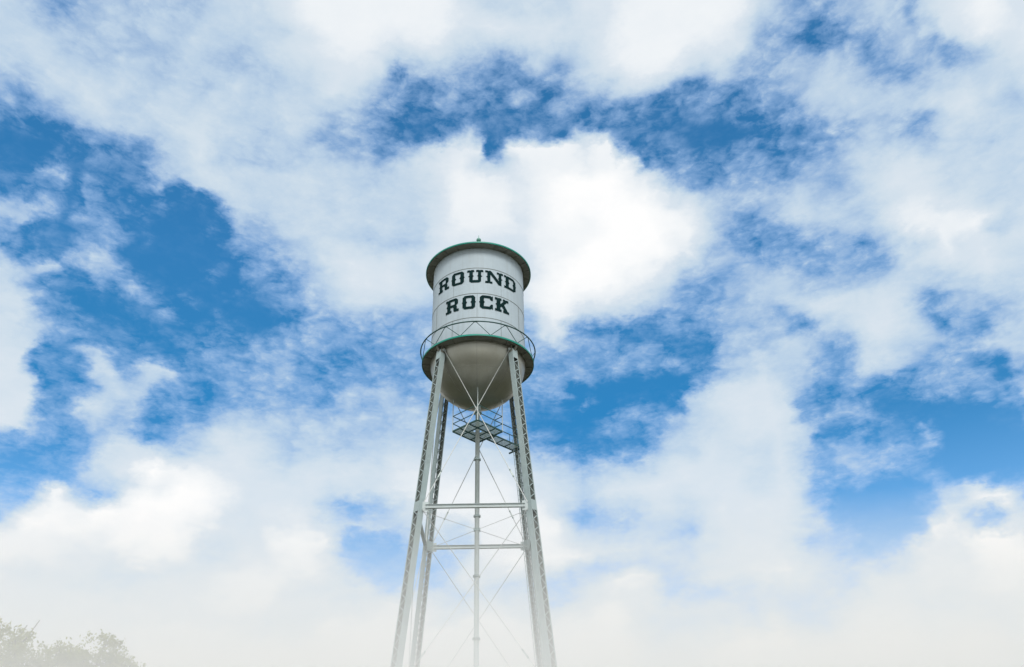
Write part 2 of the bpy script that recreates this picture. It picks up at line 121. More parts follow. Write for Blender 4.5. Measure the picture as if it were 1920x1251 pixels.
def mt(op, a, b=None, c=None, clamp=False):
    n = nd('ShaderNodeMath', operation=op, use_clamp=clamp)
    put(n.inputs[0], a)
    if b is not None:
        put(n.inputs[1], b)
    if c is not None:
        put(n.inputs[2], c)
    return n.outputs[0]


def vm(op, a, b=None, c=None):
    n = nd('ShaderNodeVectorMath', operation=op)
    put(n.inputs[0], a)
    if b is not None:
        put(n.inputs[1], b)
    if c is not None:
        put(n.inputs[2], c)
    return n.outputs[0]


def mixc(f, a, b):
    n = nd('ShaderNodeMix', data_type='RGBA')
    put(n.inputs[0], f)
    put(n.inputs[6], a)
    put(n.inputs[7], b)
    return n.outputs[2]


def ramp(fac, stops, interp='LINEAR'):
    n = nd('ShaderNodeValToRGB')
    cr = n.color_ramp
    cr.interpolation = interp
    while len(cr.elements) > 1:
        cr.elements.remove(cr.elements[-1])
    cr.elements[0].position = stops[0][0]
    cr.elements[0].color = stops[0][1]
    for p, c in stops[1:]:
        e = cr.elements.new(p)
        e.color = c
    put(n.inputs[0], fac)
    return n


def noise(vec, scale, detail, rough, dist=0.0):
    n = nd('ShaderNodeTexNoise')
    n.noise_dimensions = '3D'
    put(n.inputs['Vector'], vec)
    n.inputs['Scale'].default_value = scale
    n.inputs['Detail'].default_value = detail
    n.inputs['Roughness'].default_value = rough
    n.inputs['Distortion'].default_value = dist
    return n


tc = nd('ShaderNodeTexCoord')
DIR = tc.outputs['Generated']
ani = vm('MULTIPLY', DIR, (1.0, 1.0, 1.7))
# ragged edges: the direction is shifted by turbulence before the cover is looked up
w1 = noise(ani, 9.0, 5.0, 0.62)
w2 = noise(ani, 34.0, 4.0, 0.65)
sh = vm('MULTIPLY_ADD', vm('SUBTRACT', w1.outputs['Color'], (0.5, 0.5, 0.5)), (WARP1,) * 3, DIR)
sh = vm('MULTIPLY_ADD', vm('SUBTRACT', w2.outputs['Color'], (0.5, 0.5, 0.5)), (WARP2,) * 3, sh)
sx = nd('ShaderNodeSeparateXYZ')
LK.new(vm('NORMALIZE', sh), sx.inputs[0])
AZM = mt('ARCTAN2', sx.outputs[0], sx.outputs[1])
ELV = mt('ARCSINE', sx.outputs[2])
U3 = mt('MULTIPLY_ADD', AZM, 3.0 / math.radians(100.0), 1.5)
U3 = mt('MINIMUM', mt('MAXIMUM', U3, 0.0), 2.9999)
SEG = mt('FLOOR', U3)
FU = mt('FRACT', U3)
TR = mt('MULTIPLY_ADD', ELV, 1.0 / math.radians(1.0), -11.0)
TR = mt('MINIMUM', mt('MAXIMUM', TR, 0.0), 45.0)
acc = None
for j, row in enumerate(CLOUD_ROWS):
    stops = []
    for k in range(32):
        stops.append((k / 31.0, (row[k] / 40, row[31 + k] / 40, row[62 + k] / 40, 1.0)))
    rp = ramp(FU, stops, 'LINEAR')
    if acc is None:
        acc = rp.outputs[0]
    else:
        acc = mixc(mt('SUBTRACT', TR, float(j - 1), clamp=True), acc, rp.outputs[0])
cs = nd('ShaderNodeSeparateXYZ')
LK.new(acc, cs.inputs[0])
s1 = mt('GREATER_THAN', SEG, 0.5)
s2 = mt('GREATER_THAN', SEG, 1.5)
v = mt('MULTIPLY_ADD', mt('SUBTRACT', cs.outputs[1], cs.outputs[0]), s1, cs.outputs[0])
v = mt('MULTIPLY_ADD', mt('SUBTRACT', cs.outputs[2], cs.outputs[1]), s2, v)
# beyond the mapped part of the sky: generic cover, whitened to add light on mist and tank
gen = noise(DIR, 2.6, 3.0, 0.55)
genv = mt('MULTIPLY_ADD', gen.outputs[0], 1.2, 0.34, clamp=True)
out_az = mt('MULTIPLY_ADD', mt('ABSOLUTE', AZM), 9.0, -9.0 * math.radians(46), clamp=True)
out_el = mt('MULTIPLY_ADD', ELV, 9.0, -9.0 * math.radians(58), clamp=True)
v = mt('ADD', mt('MULTIPLY', v, mt('SUBTRACT', 1.0, mt('MAXIMUM', out_az, out_el))),
       mt('MULTIPLY', genv, mt('MAXIMUM', out_az, out_el)))
# billows and wisps inside the clouds, strongest where the cover is broken
n1 = noise(ani, 20.0, 9.0, 0.60, 0.2)
n2 = noise(vm('MULTIPLY', DIR, (1.0, 1.0, 2.6)), 54.0, 8.0, 0.66, 0.7)
# rounded heads: smooth cells, read through the turbulence
wv = vm('MULTIPLY_ADD', vm('SUBTRACT', n1.outputs['Color'], (0.5, 0.5, 0.5)), (0.05,) * 3, ani)
vo = nd('ShaderNodeTexVoronoi', feature='SMOOTH_F1')
LK.new(wv, vo.inputs['Vector'])
vo.inputs['Scale'].default_value = 40.0
vo.inputs['Detail'].default_value = 2.5
vo.inputs['Roughness'].default_value = 0.55
vo.inputs['Smoothness'].default_value = 0.35
puff = mt('SUBTRACT', 0.48, vo.outputs['Distance'])
brk = ramp(v, [(0.0, (.30,) * 3 + (1,)), (0.12, (.60,) * 3 + (1,)), (0.3, (.95,) * 3 + (1,)), (0.5, (.90,) * 3 + (1,)),
               (0.65, (.48,) * 3 + (1,)), (0.8, (.20,) * 3 + (1,)), (1.0, (.12,) * 3 + (1,))]).outputs[0]
fine = mt('MULTIPLY_ADD', puff, AMP3, mt('MULTIPLY', mt('SUBTRACT', n2.outputs[0], 0.5), AMP2))
nn = mt('MULTIPLY_ADD', mt('SUBTRACT', n1.outputs[0], 0.5), AMP1, mt('MULTIPLY', fine, brk))
v = mt('MULTIPLY_ADD', nn, brk, v, clamp=True)
al = ramp(v, [(0.0, (0, 0, 0, 1)), (0.05, (.03,) * 3 + (1,)), (0.20, (.26,) * 3 + (1,)), (0.36, (.50,) * 3 + (1,)), (0.5, (.70,) * 3 + (1,)),
              (0.6, (.85,) * 3 + (1,)), (0.72, (.95,) * 3 + (1,)), (0.85, (1, 1, 1, 1))])
cc = ramp(v, [(0.0, (.42, .62, .93, 1)), (0.3, (.44, .63, .93, 1)), (0.5, (.53, .68, .87, 1)), (0.62, (.58, .715, .85, 1)),
              (0.72, (.655, .76, .85, 1)), (0.80, (.71, .79, .865, 1)), (0.87, (.83, .875, .915, 1)), (0.94, (.91, .935, .955, 1)), (1.0, (1.0, 1.0, 1.0, 1))])
sky = nd('ShaderNodeTexSky')
sky.sky_type = 'NISHITA'
sky.sun_disc = False
sky.sun_elevation = SUN_EL
sky.sun_rotation = SUN_AZ
sky.air_density = 1.0
sky.dust_density = 0.3
sky.ozone_density = 3.0
sx0 = nd('ShaderNodeSeparateXYZ')
LK.new(DIR, sx0.inputs[0])
EL0 = mt('MULTIPLY', mt('ARCSINE', sx0.outputs[2]), 2.0 / math.pi)
lowt = ramp(EL0, [(0.0, (1, 1, 1, 1)), (14 / 90, (.95, 1, 1, 1)), (20 / 90, (.75, .93, .98, 1)), (26 / 90, (.50, .80, .84, 1)), (32 / 90, (.80, .92, .92, 1)), (37 / 90, (1, 1, 1, 1))])
skyc = vm('MULTIPLY', vm('MULTIPLY', sky.outputs[0], SKY_TINT), lowt.outputs[0])
LIFT = 10.0          # the Background below runs at 0.1
col = mixc(al.outputs[0], skyc, vm('SCALE', cc.outputs[0], None))
col.node.inputs[7].links[0].from_node.inputs[3].default_value = LIFT
# thick air low down
hz = ramp(EL0, [(0.0, (1, 1, 1, 1)), (12 / 90, (.70,) * 3 + (1,)), (14.5 / 90, (.45,) * 3 + (1,)), (17.5 / 90, (.24,) * 3 + (1,)),
                (20.6 / 90, (.10,) * 3 + (1,)), (24 / 90, (.04,) * 3 + (1,)), (28 / 90, (0, 0, 0, 1))])
hcol = mixc(mt('POWER', v, 2.0), (.84, .87, .87, 1), (.96, .94, .90, 1))
hs = vm('SCALE', hcol)
hs.node.inputs[3].default_value = LIFT
col = mixc(hz.outputs[0], col, hs)
bg = nd('ShaderNodeBackground')
LK.new(col, bg.inputs[0])
bg.inputs[1].default_value = 0.1
wo = nd('ShaderNodeOutputWorld')
LK.new(bg.outputs[0], wo.inputs[0])


# ------------------------------------------------------------------ materials
def material(name, base, rough=0.55, var=0.08, scale=2.0, metallic=0.0, streak=None, spec=0.3, bump=0.0, sub=None):
    """Principled paint with large soft colour variation and, if asked, vertical dirt streaks."""
    m = bpy.data.materials.new(name)
    m.use_nodes = True
    nt = m.node_tree
    b = nt.nodes['Principled BSDF']
    b.inputs['Roughness'].default_value = rough
    b.inputs['Metallic'].default_value = metallic
    b.inputs['Specular IOR Level'].default_value = spec
    t = nt.nodes.new('ShaderNodeTexCoord')
    n = nt.nodes.new('ShaderNodeTexNoise')
    n.inputs['Scale'].default_value = scale
    n.inputs['Detail'].default_value = 6
    n.inputs['Roughness'].default_value = 0.6
    nt.links.new(t.outputs['Object'], n.inputs['Vector'])
    r = nt.nodes.new('ShaderNodeValToRGB')
    r.color_ramp.elements[0].position = 0.3
    r.color_ramp.elements[1].position = 0.7
    r.color_ramp.elements[0].color = tuple(c * (1 - var) for c in base) + (1,)
    r.color_ramp.elements[1].color = tuple(min(1, c * (1 + var)) for c in base) + (1,)
    nt.links.new(n.outputs['Fac'], r.inputs[0])
    out = r.outputs[0]
    if streak:
        amt, scol = streak
        mp = nt.nodes.new('ShaderNodeMapping')
        mp.inputs['Scale'].default_value = (3.2, 3.2, 0.16)
        nt.links.new(t.outputs['Object'], mp.inputs[0])
        s = nt.nodes.new('ShaderNodeTexNoise')
        s.inputs['Scale'].default_value = 1.6
        s.inputs['Detail'].default_value = 5
        s.inputs['Roughness'].default_value = 0.65
        nt.links.new(mp.outputs[0], s.inputs['Vector'])
        sr = nt.nodes.new('ShaderNodeValToRGB')
        sr.color_ramp.elements[0].position = 0.48
        sr.color_ramp.elements[1].position = 0.78
        sr.color_ramp.elements[0].color = (0, 0, 0, 1)
        sr.color_ramp.elements[1].color = (amt, amt, amt, 1)
        nt.links.new(s.outputs['Fac'], sr.inputs[0])
        mx = nt.nodes.new('ShaderNodeMix')
        mx.data_type = 'RGBA'
        nt.links.new(sr.outputs[0], mx.inputs[0])
        nt.links.new(out, mx.inputs[6])
        mx.inputs[7].default_value = tuple(scol) + (1,)
        out = mx.outputs[2]
    nt.links.new(out, b.inputs['Base Color'])
    if bump:
        bp = nt.nodes.new('ShaderNodeBump')
        bp.inputs['Strength'].default_value = bump
        bp.inputs['Distance'].default_value = 0.02
        nt.links.new(n.outputs['Fac'], bp.inputs['Height'])
        nt.links.new(bp.outputs[0], b.inputs['Normal'])
    return m


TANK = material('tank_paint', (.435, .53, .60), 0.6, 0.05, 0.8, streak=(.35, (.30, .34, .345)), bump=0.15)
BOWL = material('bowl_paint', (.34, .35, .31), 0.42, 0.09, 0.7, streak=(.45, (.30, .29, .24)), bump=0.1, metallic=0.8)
BOWLSEAM = material('bowl_seam', (.27, .28, .26), 0.5, 0.1, 3.0, metallic=0.4)
SEAM = material('seam_weld', (.17, .20, .20), 0.6, 0.10, 3.0)
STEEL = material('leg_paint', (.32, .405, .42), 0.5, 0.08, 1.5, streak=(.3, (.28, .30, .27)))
INSIDE_SHADE = material('leg_inside_shade', (.15, .175, .165), 0.8, 0.2, 2.0)
PALE = material('strut_paint', (.47, .545, .56), 0.5, 0.06, 1.5, streak=(.25, (.36, .34, .28)))
ROD = material('rod_paint', (.56, .60, .60), 0.5, 0.08, 3.0)
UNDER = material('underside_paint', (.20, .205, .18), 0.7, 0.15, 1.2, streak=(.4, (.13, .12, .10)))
GREEN = material('green_trim', (.010, .27, .21), 0.45, 0.10, 2.0)
DKGREEN = material('dark_green_trim', (.025, .085, .08), 0.5, 0.12, 3.0)
LETTER = material('letter_paint', (.008, .026, .028), 0.95, 0.25, 4.0, spec=0.05)
FINIAL = material('finial_paint', (.16, .36, .31), 0.4, 0.12, 5.0)
GALV = material('galvanised_grating', (.33, .42, .41), 0.45, 0.10, 4.0, metallic=0.2)
CONC = material('concrete', (.36, .35, .32), 0.9, 0.15, 1.0, bump=0.5)
CABLE = material('cable_jacket', (.12, .16, .17), 0.6, 0.1, 4.0)
BARK = material('bark', (.11, .085, .06), 0.95, 0.35, 5.0, bump=0.8)


def ground_material():
    m = bpy.data.materials.new('dry_grass')
    m.use_nodes = True
    nt = m.node_tree
    b = nt.nodes['Principled BSDF']
    b.inputs['Roughness'].default_value = 1.0
    t = nt.nodes.new('ShaderNodeTexCoord')
    n = nt.nodes.new('ShaderNodeTexNoise')
    n.inputs['Scale'].default_value = 0.12
    n.inputs['Detail'].default_value = 12
    n.inputs['Roughness'].default_value = 0.7
    r = nt.nodes.new('ShaderNodeValToRGB')
    r.color_ramp.elements[0].position = 0.35
    r.color_ramp.elements[0].color = (.035, .045, .015, 1)
    r.color_ramp.elements[1].position = 0.65
    r.color_ramp.elements[1].color = (.085, .075, .038, 1)
    nt.links.new(t.outputs['Object'], n.inputs['Vector'])
    nt.links.new(n.outputs['Fac'], r.inputs[0])
    nt.links.new(r.outputs[0], b.inputs['Base Color'])
    return m


# ------------------------------------------------------------------ mesh helpers
class MB:
    """Collects shapes; build() links them as ONE mesh object."""

    def __init__(self):
        self.v, self.f, self.mi, self.sm = [], [], [], []
        self.cur = 0

    def face(self, idx, smooth=False):
        self.f.append(idx)
        self.mi.append(self.cur)
        self.sm.append(smooth)

    def box(self, c, sx, sy, sz, X=(1, 0, 0), Y=(0, 1, 0), Z=(0, 0, 1)):
        c, X, Y, Z = Vector(c), Vector(X), Vector(Y), Vector(Z)
        o = len(self.v)
        for a in (-.5, .5):
            for b in (-.5, .5):
                for d in (-.5, .5):
                    self.v.append(c + X * (a * sx) + Y * (b * sy) + Z * (d * sz))
        for q in ((0, 1, 3, 2), (4, 6, 7, 5), (0, 4, 5, 1), (2, 3, 7, 6), (0, 2, 6, 4), (1, 5, 7, 3)):
            self.face(tuple(o + i for i in q))

    def bar(self, a, b, w, h, side=None):
        """rectangular bar from a to b, w along side, h across"""
        a, b = Vector(a), Vector(b)
        d = (b - a)
        L = d.length
        d.normalize()
        s = Vector(side) if side is not None else (Vector((0, 0, 1)) if abs(d.z) < .9 else Vector((1, 0, 0)))
        s = (s - d * s.dot(d)).normalized()
        self.box((a + b) / 2, L, w, h, d, s, d.cross(s))

    def tube(self, pts, r, n=8, closed=False, r2=None):
        pts = [Vector(p) for p in pts]
        o = len(self.v)
        N = len(pts)
        up = None
        for i, p in enumerate(pts):
            if closed:
                d = pts[(i + 1) % N] - pts[i - 1]
            else:
                d = pts[min(i + 1, N - 1)] - pts[max(i - 1, 0)]
            d.normalize()
            if up is None:
                up = Vector((0, 0, 1)) if abs(d.z) < .9 else Vector((1, 0, 0))
            s = (up - d * up.dot(d)).normalized()
            up = s
            t = d.cross(s)
            rr = r if r2 is None else r + (r2 - r) * i / (N - 1)
            for k in range(n):
                a = 2 * math.pi * k / n
                self.v.append(p + s * (math.cos(a) * rr) + t * (math.sin(a) * rr))
        for i in range(N if closed else N - 1):
            j = (i + 1) % N
            for k in range(n):
                k2 = (k + 1) % n
                self.face((o + i * n + k, o + j * n + k, o + j * n + k2, o + i * n + k2), True)
        if not closed:
            self.face(tuple(o + k for k in range(n))[::-1])
            self.face(tuple(o + (N - 1) * n + k for k in range(n)))

    def lathe(self, prof, n=96, a0=0.0, a1=2 * math.pi, smooth=True, mats=None):
        """profile of (r, z) turned about the local z axis; mats gives a material per profile segment"""
        full = abs(a1 - a0 - 2 * math.pi) < 1e-6
        cols = n if full else n + 1
        o = len(self.v)
        for (r, z) in prof:
            for k in range(cols):
                a = a0 + (a1 - a0) * k / n
                self.v.append(Vector((r * math.cos(a), r * math.sin(a), z)))
        for i in range(len(prof) - 1):
            if mats:
                self.cur = mats[i]
            for k in range(n):
                k2 = (k + 1) % cols if full else k + 1
                self.face((o + i * cols + k, o + i * cols + k2, o + (i + 1) * cols + k2, o + (i + 1) * cols + k), smooth)

    def build(self, name, mats, parent=None, loc=None):
        me = bpy.data.meshes.new(name)
        me.from_pydata([tuple(p) for p in self.v], [], self.f)
        if not isinstance(mats, (list, tuple)):
            mats = [mats]
        for m in mats:
            me.materials.append(m)
        me.polygons.foreach_set('material_index', self.mi)
        me.polygons.foreach_set('use_smooth', self.sm)
        me.update()
        o = bpy.data.objects.new(name, me)
        COL.objects.link(o)
        if parent is not None:
            o.parent = parent
        if loc is not None:
            o.location = loc
        return o


def pol(r, a, z):
    """point at radius r, angle a (degrees; -90 faces the camera, 0 is right), height z"""
    a = math.radians(a)
    return Vector((r * math.cos(a), r * math.sin(a), z))


# ------------------------------------------------------------------ ground
g = MB()
R0, RINGS = 0.0, [0, 8, 20, 45, 90, 200, 500, 1200, 3000, 7000]
for i, rr in enumerate(RINGS):
    for k in range(64):
        a = 2 * math.pi * k / 64
        g.v.append(Vector((rr * math.cos(a), rr * math.sin(a), 0)))
for i in range(1, len(RINGS) - 1):
    for k in range(64):
        k2 = (k + 1) % 64
        g.face((i * 64 + k, i * 64 + k2, (i + 1) * 64 + k2, (i + 1) * 64 + k))
g.face(tuple(64 + k for k in range(64)))
ground = g.build('ground', ground_material())
ground['kind'] = 'structure'

# ------------------------------------------------------------------ the water tower
TX, TY = -2.302, 47.149
tower = bpy.data.objects.new('water_tower', None)
COL.objects.link(tower)
tower.location = (TX, TY, 0)
tower.rotation_euler = (0, 0, math.radians(2.795))
tower.empty_display_size = 2
tower['label'] = 'old town water tower with lettered pale tank, green trimmed roof and four lattice legs'
tower['category'] = 'water tower'

RT = 3.15                      # tank radius
ZB, ZR = 30.87, 38.383         # balcony floor, roof edge
RB, RR = 3.69, 3.695
S1, S2 = 19.68, 9.80           # strut levels
ZT = 30.56                     # leg tops
LEGA = [43.13 + 90 * k for k in range(4)]


def legr(z):
    return 3.216 + (30.564 - z) * 0.11192


# tank shell: four lapped courses of plate
mb = MB()
seams = [32.57, 34.49, 36.60]
lv_ = [30.80] + seams + [38.33]
for i in range(4):                      # each course a hair narrower than the one above it
    r = RT + .009 * i - .014
    mb.cur = 0
    mb.lathe([(r, lv_[i]), (r, lv_[i + 1] - .016)], 160)
    if i < 3:
        mb.cur = 1
        mb.lathe([(r, lv_[i + 1] - .016), (r + .014, lv_[i + 1] - .018), (r + .014, lv_[i + 1] + .022), (r + .008, lv_[i + 1] + .024)], 160, smooth=False)
mb.cur = 1
zz = [30.88] + seams + [38.33]
for i, offs in enumerate((28, -1.5, 28.5, -14)):
    for k in range(6):
        a = -90 + offs + 60 * k
        p = pol(RT + .002, a, (zz[i] + zz[i + 1]) / 2)
        n = pol(1, a, 0)
        n.z = 0
        mb.box(p, .018, .012, zz[i + 1] - zz[i] - .03, n, n.cross(Vector((0, 0, 1))))
shell = mb.build('tank_shell', [TANK, SEAM], tower)

# bowl: hemisphere with meridian and girth seams
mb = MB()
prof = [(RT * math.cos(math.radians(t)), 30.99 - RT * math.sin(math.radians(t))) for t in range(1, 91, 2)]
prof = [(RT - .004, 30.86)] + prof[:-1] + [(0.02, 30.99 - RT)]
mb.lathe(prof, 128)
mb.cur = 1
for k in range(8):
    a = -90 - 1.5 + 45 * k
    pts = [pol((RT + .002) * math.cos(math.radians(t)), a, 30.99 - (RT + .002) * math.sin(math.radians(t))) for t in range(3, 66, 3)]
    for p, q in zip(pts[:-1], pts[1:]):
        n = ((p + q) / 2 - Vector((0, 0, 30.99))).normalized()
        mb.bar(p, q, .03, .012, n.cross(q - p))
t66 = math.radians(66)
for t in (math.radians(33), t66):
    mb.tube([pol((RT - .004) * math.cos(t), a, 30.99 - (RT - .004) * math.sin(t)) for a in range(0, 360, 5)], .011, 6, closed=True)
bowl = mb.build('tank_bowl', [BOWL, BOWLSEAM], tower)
mb = MB()
mb.tube([(0, 0, 27.30), (0, 0, 27.90)], .20, 20)
mb.tube([(0, 0, 27.26), (0, 0, 27.32)], .27, 20)
mb.build('outlet_neck', STEEL, bowl)

# roof: shallow cone, soffit, green drip edge, finial
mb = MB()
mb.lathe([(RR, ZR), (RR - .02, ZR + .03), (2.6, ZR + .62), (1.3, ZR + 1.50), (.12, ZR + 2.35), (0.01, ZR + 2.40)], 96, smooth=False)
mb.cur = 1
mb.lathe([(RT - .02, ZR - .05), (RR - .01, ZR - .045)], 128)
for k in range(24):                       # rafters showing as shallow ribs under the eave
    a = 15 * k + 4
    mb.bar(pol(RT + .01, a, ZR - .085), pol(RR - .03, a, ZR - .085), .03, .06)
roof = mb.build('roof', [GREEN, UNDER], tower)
mb = MB()
mb.lathe([(RR - .012, ZR - .052), (RR + .035, ZR - .052), (RR + .035, ZR + .05), (RR - .012, ZR + .05), (RR - .012, ZR - .052)], 160, smooth=False)
mb.build('drip_edge', GREEN, roof)
mb = MB()
zf = 41.72
mb.lathe([(.0, zf - 1.1), (.16, zf - 1.1), (.10, zf - .8), (.07, zf - .35), (.10, zf - .25), (.14, zf - .20), (.07, zf - .15)]
         + [(.175 * math.sin(math.radians(t)), zf - .175 * math.cos(math.radians(t)) * .9) for t in range(25, 160, 15)]
         + [(.05, zf + .18), (.02, zf + .25), (.012, zf + .46), (0.0, zf + .48)], 20)
mb.build('finial', FINIAL, roof)

# painted words, bent round the shell
GL = {
    # outer outline(s) and holes on a 0..1 by 0..1 box: heavy slab letters with mid-stem spurs
    'O': ([[(.16, 0), (.84, 0), (1, .14), (1, .44), (1.06, .5), (1, .56), (1, .86), (.84, 1), (.16, 1), (0, .86), (0, .56), (-.06, .5), (0, .44), (0, .14)]],
          [[(.28, .17), (.28, .40), (.36, .5), (.28, .60), (.28, .83), (.72, .83), (.72, .60), (.64, .5), (.72, .40), (.72, .17)]]),
    'U': ([[(.26, 0), (.74, 0), (.86, .10), (.86, .44), (.94, .50), (.86, .56), (.86, .84), (1, .84), (1, .93), (.97, 1), (.83, 1), (.79, .96), (.75, 1), (.59, 1), (.56, .93), (.56, .84),
            (.68, .84), (.68, .58), (.62, .52), (.68, .46), (.68, .19), (.35, .19), (.35, .46), (.41, .52), (.35, .58), (.35, .84), (.44, .84), (.44, .93),
            (.41, 1), (.25, 1), (.21, .96), (.17, 1), (.03, 1), (0, .93), (0, .84), (.14, .84), (.14, .56), (.06, .50), (.14, .44), (.14, .10)]], []),
    'N': ([[(0, 0), (.16, 0), (.2, .05), (.24, 0), (.38, 0), (.38, .15), (.27, .15), (.27, .72), (.74, 0), (.90, 0), (.90, .44), (.97, .50), (.90, .56), (.90, .85), (1, .85), (1, 1),
            (.86, 1), (.82, .95), (.78, 1), (.64, 1), (.64, .85), (.745, .85), (.745, .56), (.69, .50), (.745, .44), (.745, .32), (.30, 1), (.20, 1), (.16, .95), (.12, 1), (0, 1), (0, .85), (.11, .85),
            (.11, .56), (.04, .50), (.11, .44), (.11, .15), (0, .15)]], []),
    'D': ([[(0, 0), (.80, 0), (1, .16), (1, .44), (1.06, .5), (1, .56), (1, .84), (.80, 1), (.22, 1), (.18, .95), (.14, 1), (0, 1), (0, .84), (.12, .84), (.12, .56), (.05, .5), (.12, .44),
            (.12, .16), (0, .16)]],
          [[(.36, .17), (.36, .41), (.43, .5), (.36, .59), (.36, .83), (.74, .83), (.76, .80), (.76, .58), (.70, .5), (.76, .42), (.76, .20), (.74, .17)]]),
    'R': ([[(0, 0), (.46, 0), (.46, .16), (.38, .16), (.38, .38), (.54, .38), (.62, .32), (.62, .10), (.70, 0), (1, 0), (1, .17), (.86, .17), (.86, .36), (.80, .46), (.90, .56), (.94, .60),
            (.94, .86), (.80, 1), (.24, 1), (.20, .95), (.16, 1), (0, 1), (0, .84), (.12, .84), (.12, .58), (.05, .5), (.12, .42), (.12, .16), (0, .16)]],
          [[(.38, .55), (.38, .83), (.66, .83), (.70, .80), (.70, .58), (.66, .55)]]),
    'C': ([[(.18, 0), (.82, 0), (.90, .06), (1, 0), (1, .36), (.88, .36), (.80, .28), (.74, .18), (.30, .18), (.30, .41), (.37, .5), (.30, .59), (.30, .82), (.74, .82), (.80, .72), (.88, .66),
            (1, .66), (1, 1), (.90, .94), (.82, 1), (.18, 1), (0, .86), (0, .56), (-.07, .5), (0, .44), (0, .14)]], []),
    'K': ([[(0, 0), (.44, 0), (.44, .16), (.36, .16), (.36, .34), (.46, .42), (.64, .16), (.56, .16), (.56, 0), (1, 0), (1, .16), (.90, .16), (.62, .58), (.82, .84), (.96, .84), (.96, 1),
            (.80, 1), (.76, .95), (.72, 1), (.54, 1), (.54, .86), (.60, .84), (.36, .56), (.36, .84), (.44, .84), (.44, 1), (.24, 1), (.20, .95), (.16, 1), (0, 1), (0, .84), (.11, .84),
            (.11, .58), (.04, .5), (.11, .42), (.11, .16), (0, .16)]], []),
}


def letter(ch, p0, p1, z0, z1):
    cu = bpy.data.curves.new('glyph', 'CURVE')
    cu.dimensions = '2D'
    cu.offset = .006
    cu.fill_mode = 'BOTH'
    outer, holes = GL[ch]
    W, H = RT * math.radians(p1 - p0), z1 - z0
    for loop in outer + holes:
        sp = cu.splines.new('POLY')
        sp.points.add(len(loop) - 1)
        for q, (x, y) in zip(sp.points, loop):
            q.co = (x * W, y * H, 0, 1)
        sp.use_cyclic_u = True
    tmp = bpy.data.objects.new('glyph', cu)
    COL.objects.link(tmp)
    dg = bpy.context.evaluated_depsgraph_get()
    me = bpy.data.meshes.new_from_object(tmp.evaluated_get(dg))
    bpy.data.objects.remove(tmp)
    bpy.data.curves.remove(cu)
    bm = bmesh.new()
    bm.from_mesh(me)
    x = -.1 * W
    while x < 1.1 * W:
        bmesh.ops.bisect_plane(bm, geom=bm.verts[:] + bm.edges[:] + bm.faces[:], plane_co=(x, 0, 0), plane_no=(1, 0, 0))
        x += .06
    for vtx in bm.verts:
        a = math.radians(-90 + p0) + vtx.co.x / RT
        z = z0 + vtx.co.y
        vtx.co = (math.cos(a) * (RT + .022), math.sin(a) * (RT + .022), z)
    bm.to_mesh(me)
    bm.free()
    me.materials.clear()
    me.materials.append(LETTER)
    me.name = 'letter'
    o = bpy.data.objects.new('letter', me)
    COL.objects.link(o)
    o.parent = shell
    return o


for ch, a, b in (('R', -57.8, -38.3), ('O', -34, -17.8), ('U', -13.8, 5.8), ('N', 8.2, 31.2), ('D', 33, 52.5)):
    letter(ch, a, b, 35.38, 36.43)
for ch, a, b in (('R', -42.1, -23.8), ('O', -18.9, -3.8), ('C', 1.8, 17.4), ('K', 20.1, 39.6)):
    letter(ch, a, b, 33.27, 34.33)

# balcony and its railing
mb = MB()
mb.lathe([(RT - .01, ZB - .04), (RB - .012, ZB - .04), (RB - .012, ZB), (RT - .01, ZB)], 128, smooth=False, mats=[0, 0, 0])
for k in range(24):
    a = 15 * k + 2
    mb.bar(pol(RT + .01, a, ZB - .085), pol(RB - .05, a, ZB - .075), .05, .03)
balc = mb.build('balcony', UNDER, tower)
mb = MB()
mb.lathe([(RB - .01, ZB - .075), (RB + .02, ZB - .075), (RB + .02, ZB + .035), (RB - .01, ZB + .035), (RB - .01, ZB - .075)], 160, smooth=False)
mb.build('balcony_edge', GREEN, balc)
mb = MB()
RL, ZL = 3.82, 31.79
mb.tube([pol(RL, a, ZL) for a in range(0, 360, 4)], .042, 8, closed=True)
rail = mb.build('handrail', DKGREEN, balc)
for k in range(12):
    a = -90 - 2.8 + 30 * k
    mb = MB()
    mb.tube([pol(RL, a - .6, ZL - .02), pol(RB + .01, a - 14.4, ZB + .03)], .023, 6)
    mb.tube([pol(RL, a + .6, ZL - .02), pol(RB + .01, a + 14.4, ZB + .03)], .023, 6)
    mb.box(pol(RL - .005, a, ZL - .045), .012, .14, .07, pol(1, a, 0), pol(1, a + 90, 0))
    mb.build('brace_bar', DKGREEN, rail)


# ---- legs: two channels laced on the faces that look out and in
WR, WT = .36, .46


def leg_frame(k):
    a = LEGA[k]
    bot, top = pol(legr(0.3), a, .30), pol(legr(ZT), a, ZT)
    w = (top - bot).normalized()
    t = pol(1, a + 90, 0)
    n = t.cross(w).normalized()
    if n.dot(pol(1, a, 0)) < 0:
        n = -n
    return bot, top, w, t, n


def lerp_z(bot, top, z):
    return bot + (top - bot) * ((z - bot.z) / (top.z - bot.z))


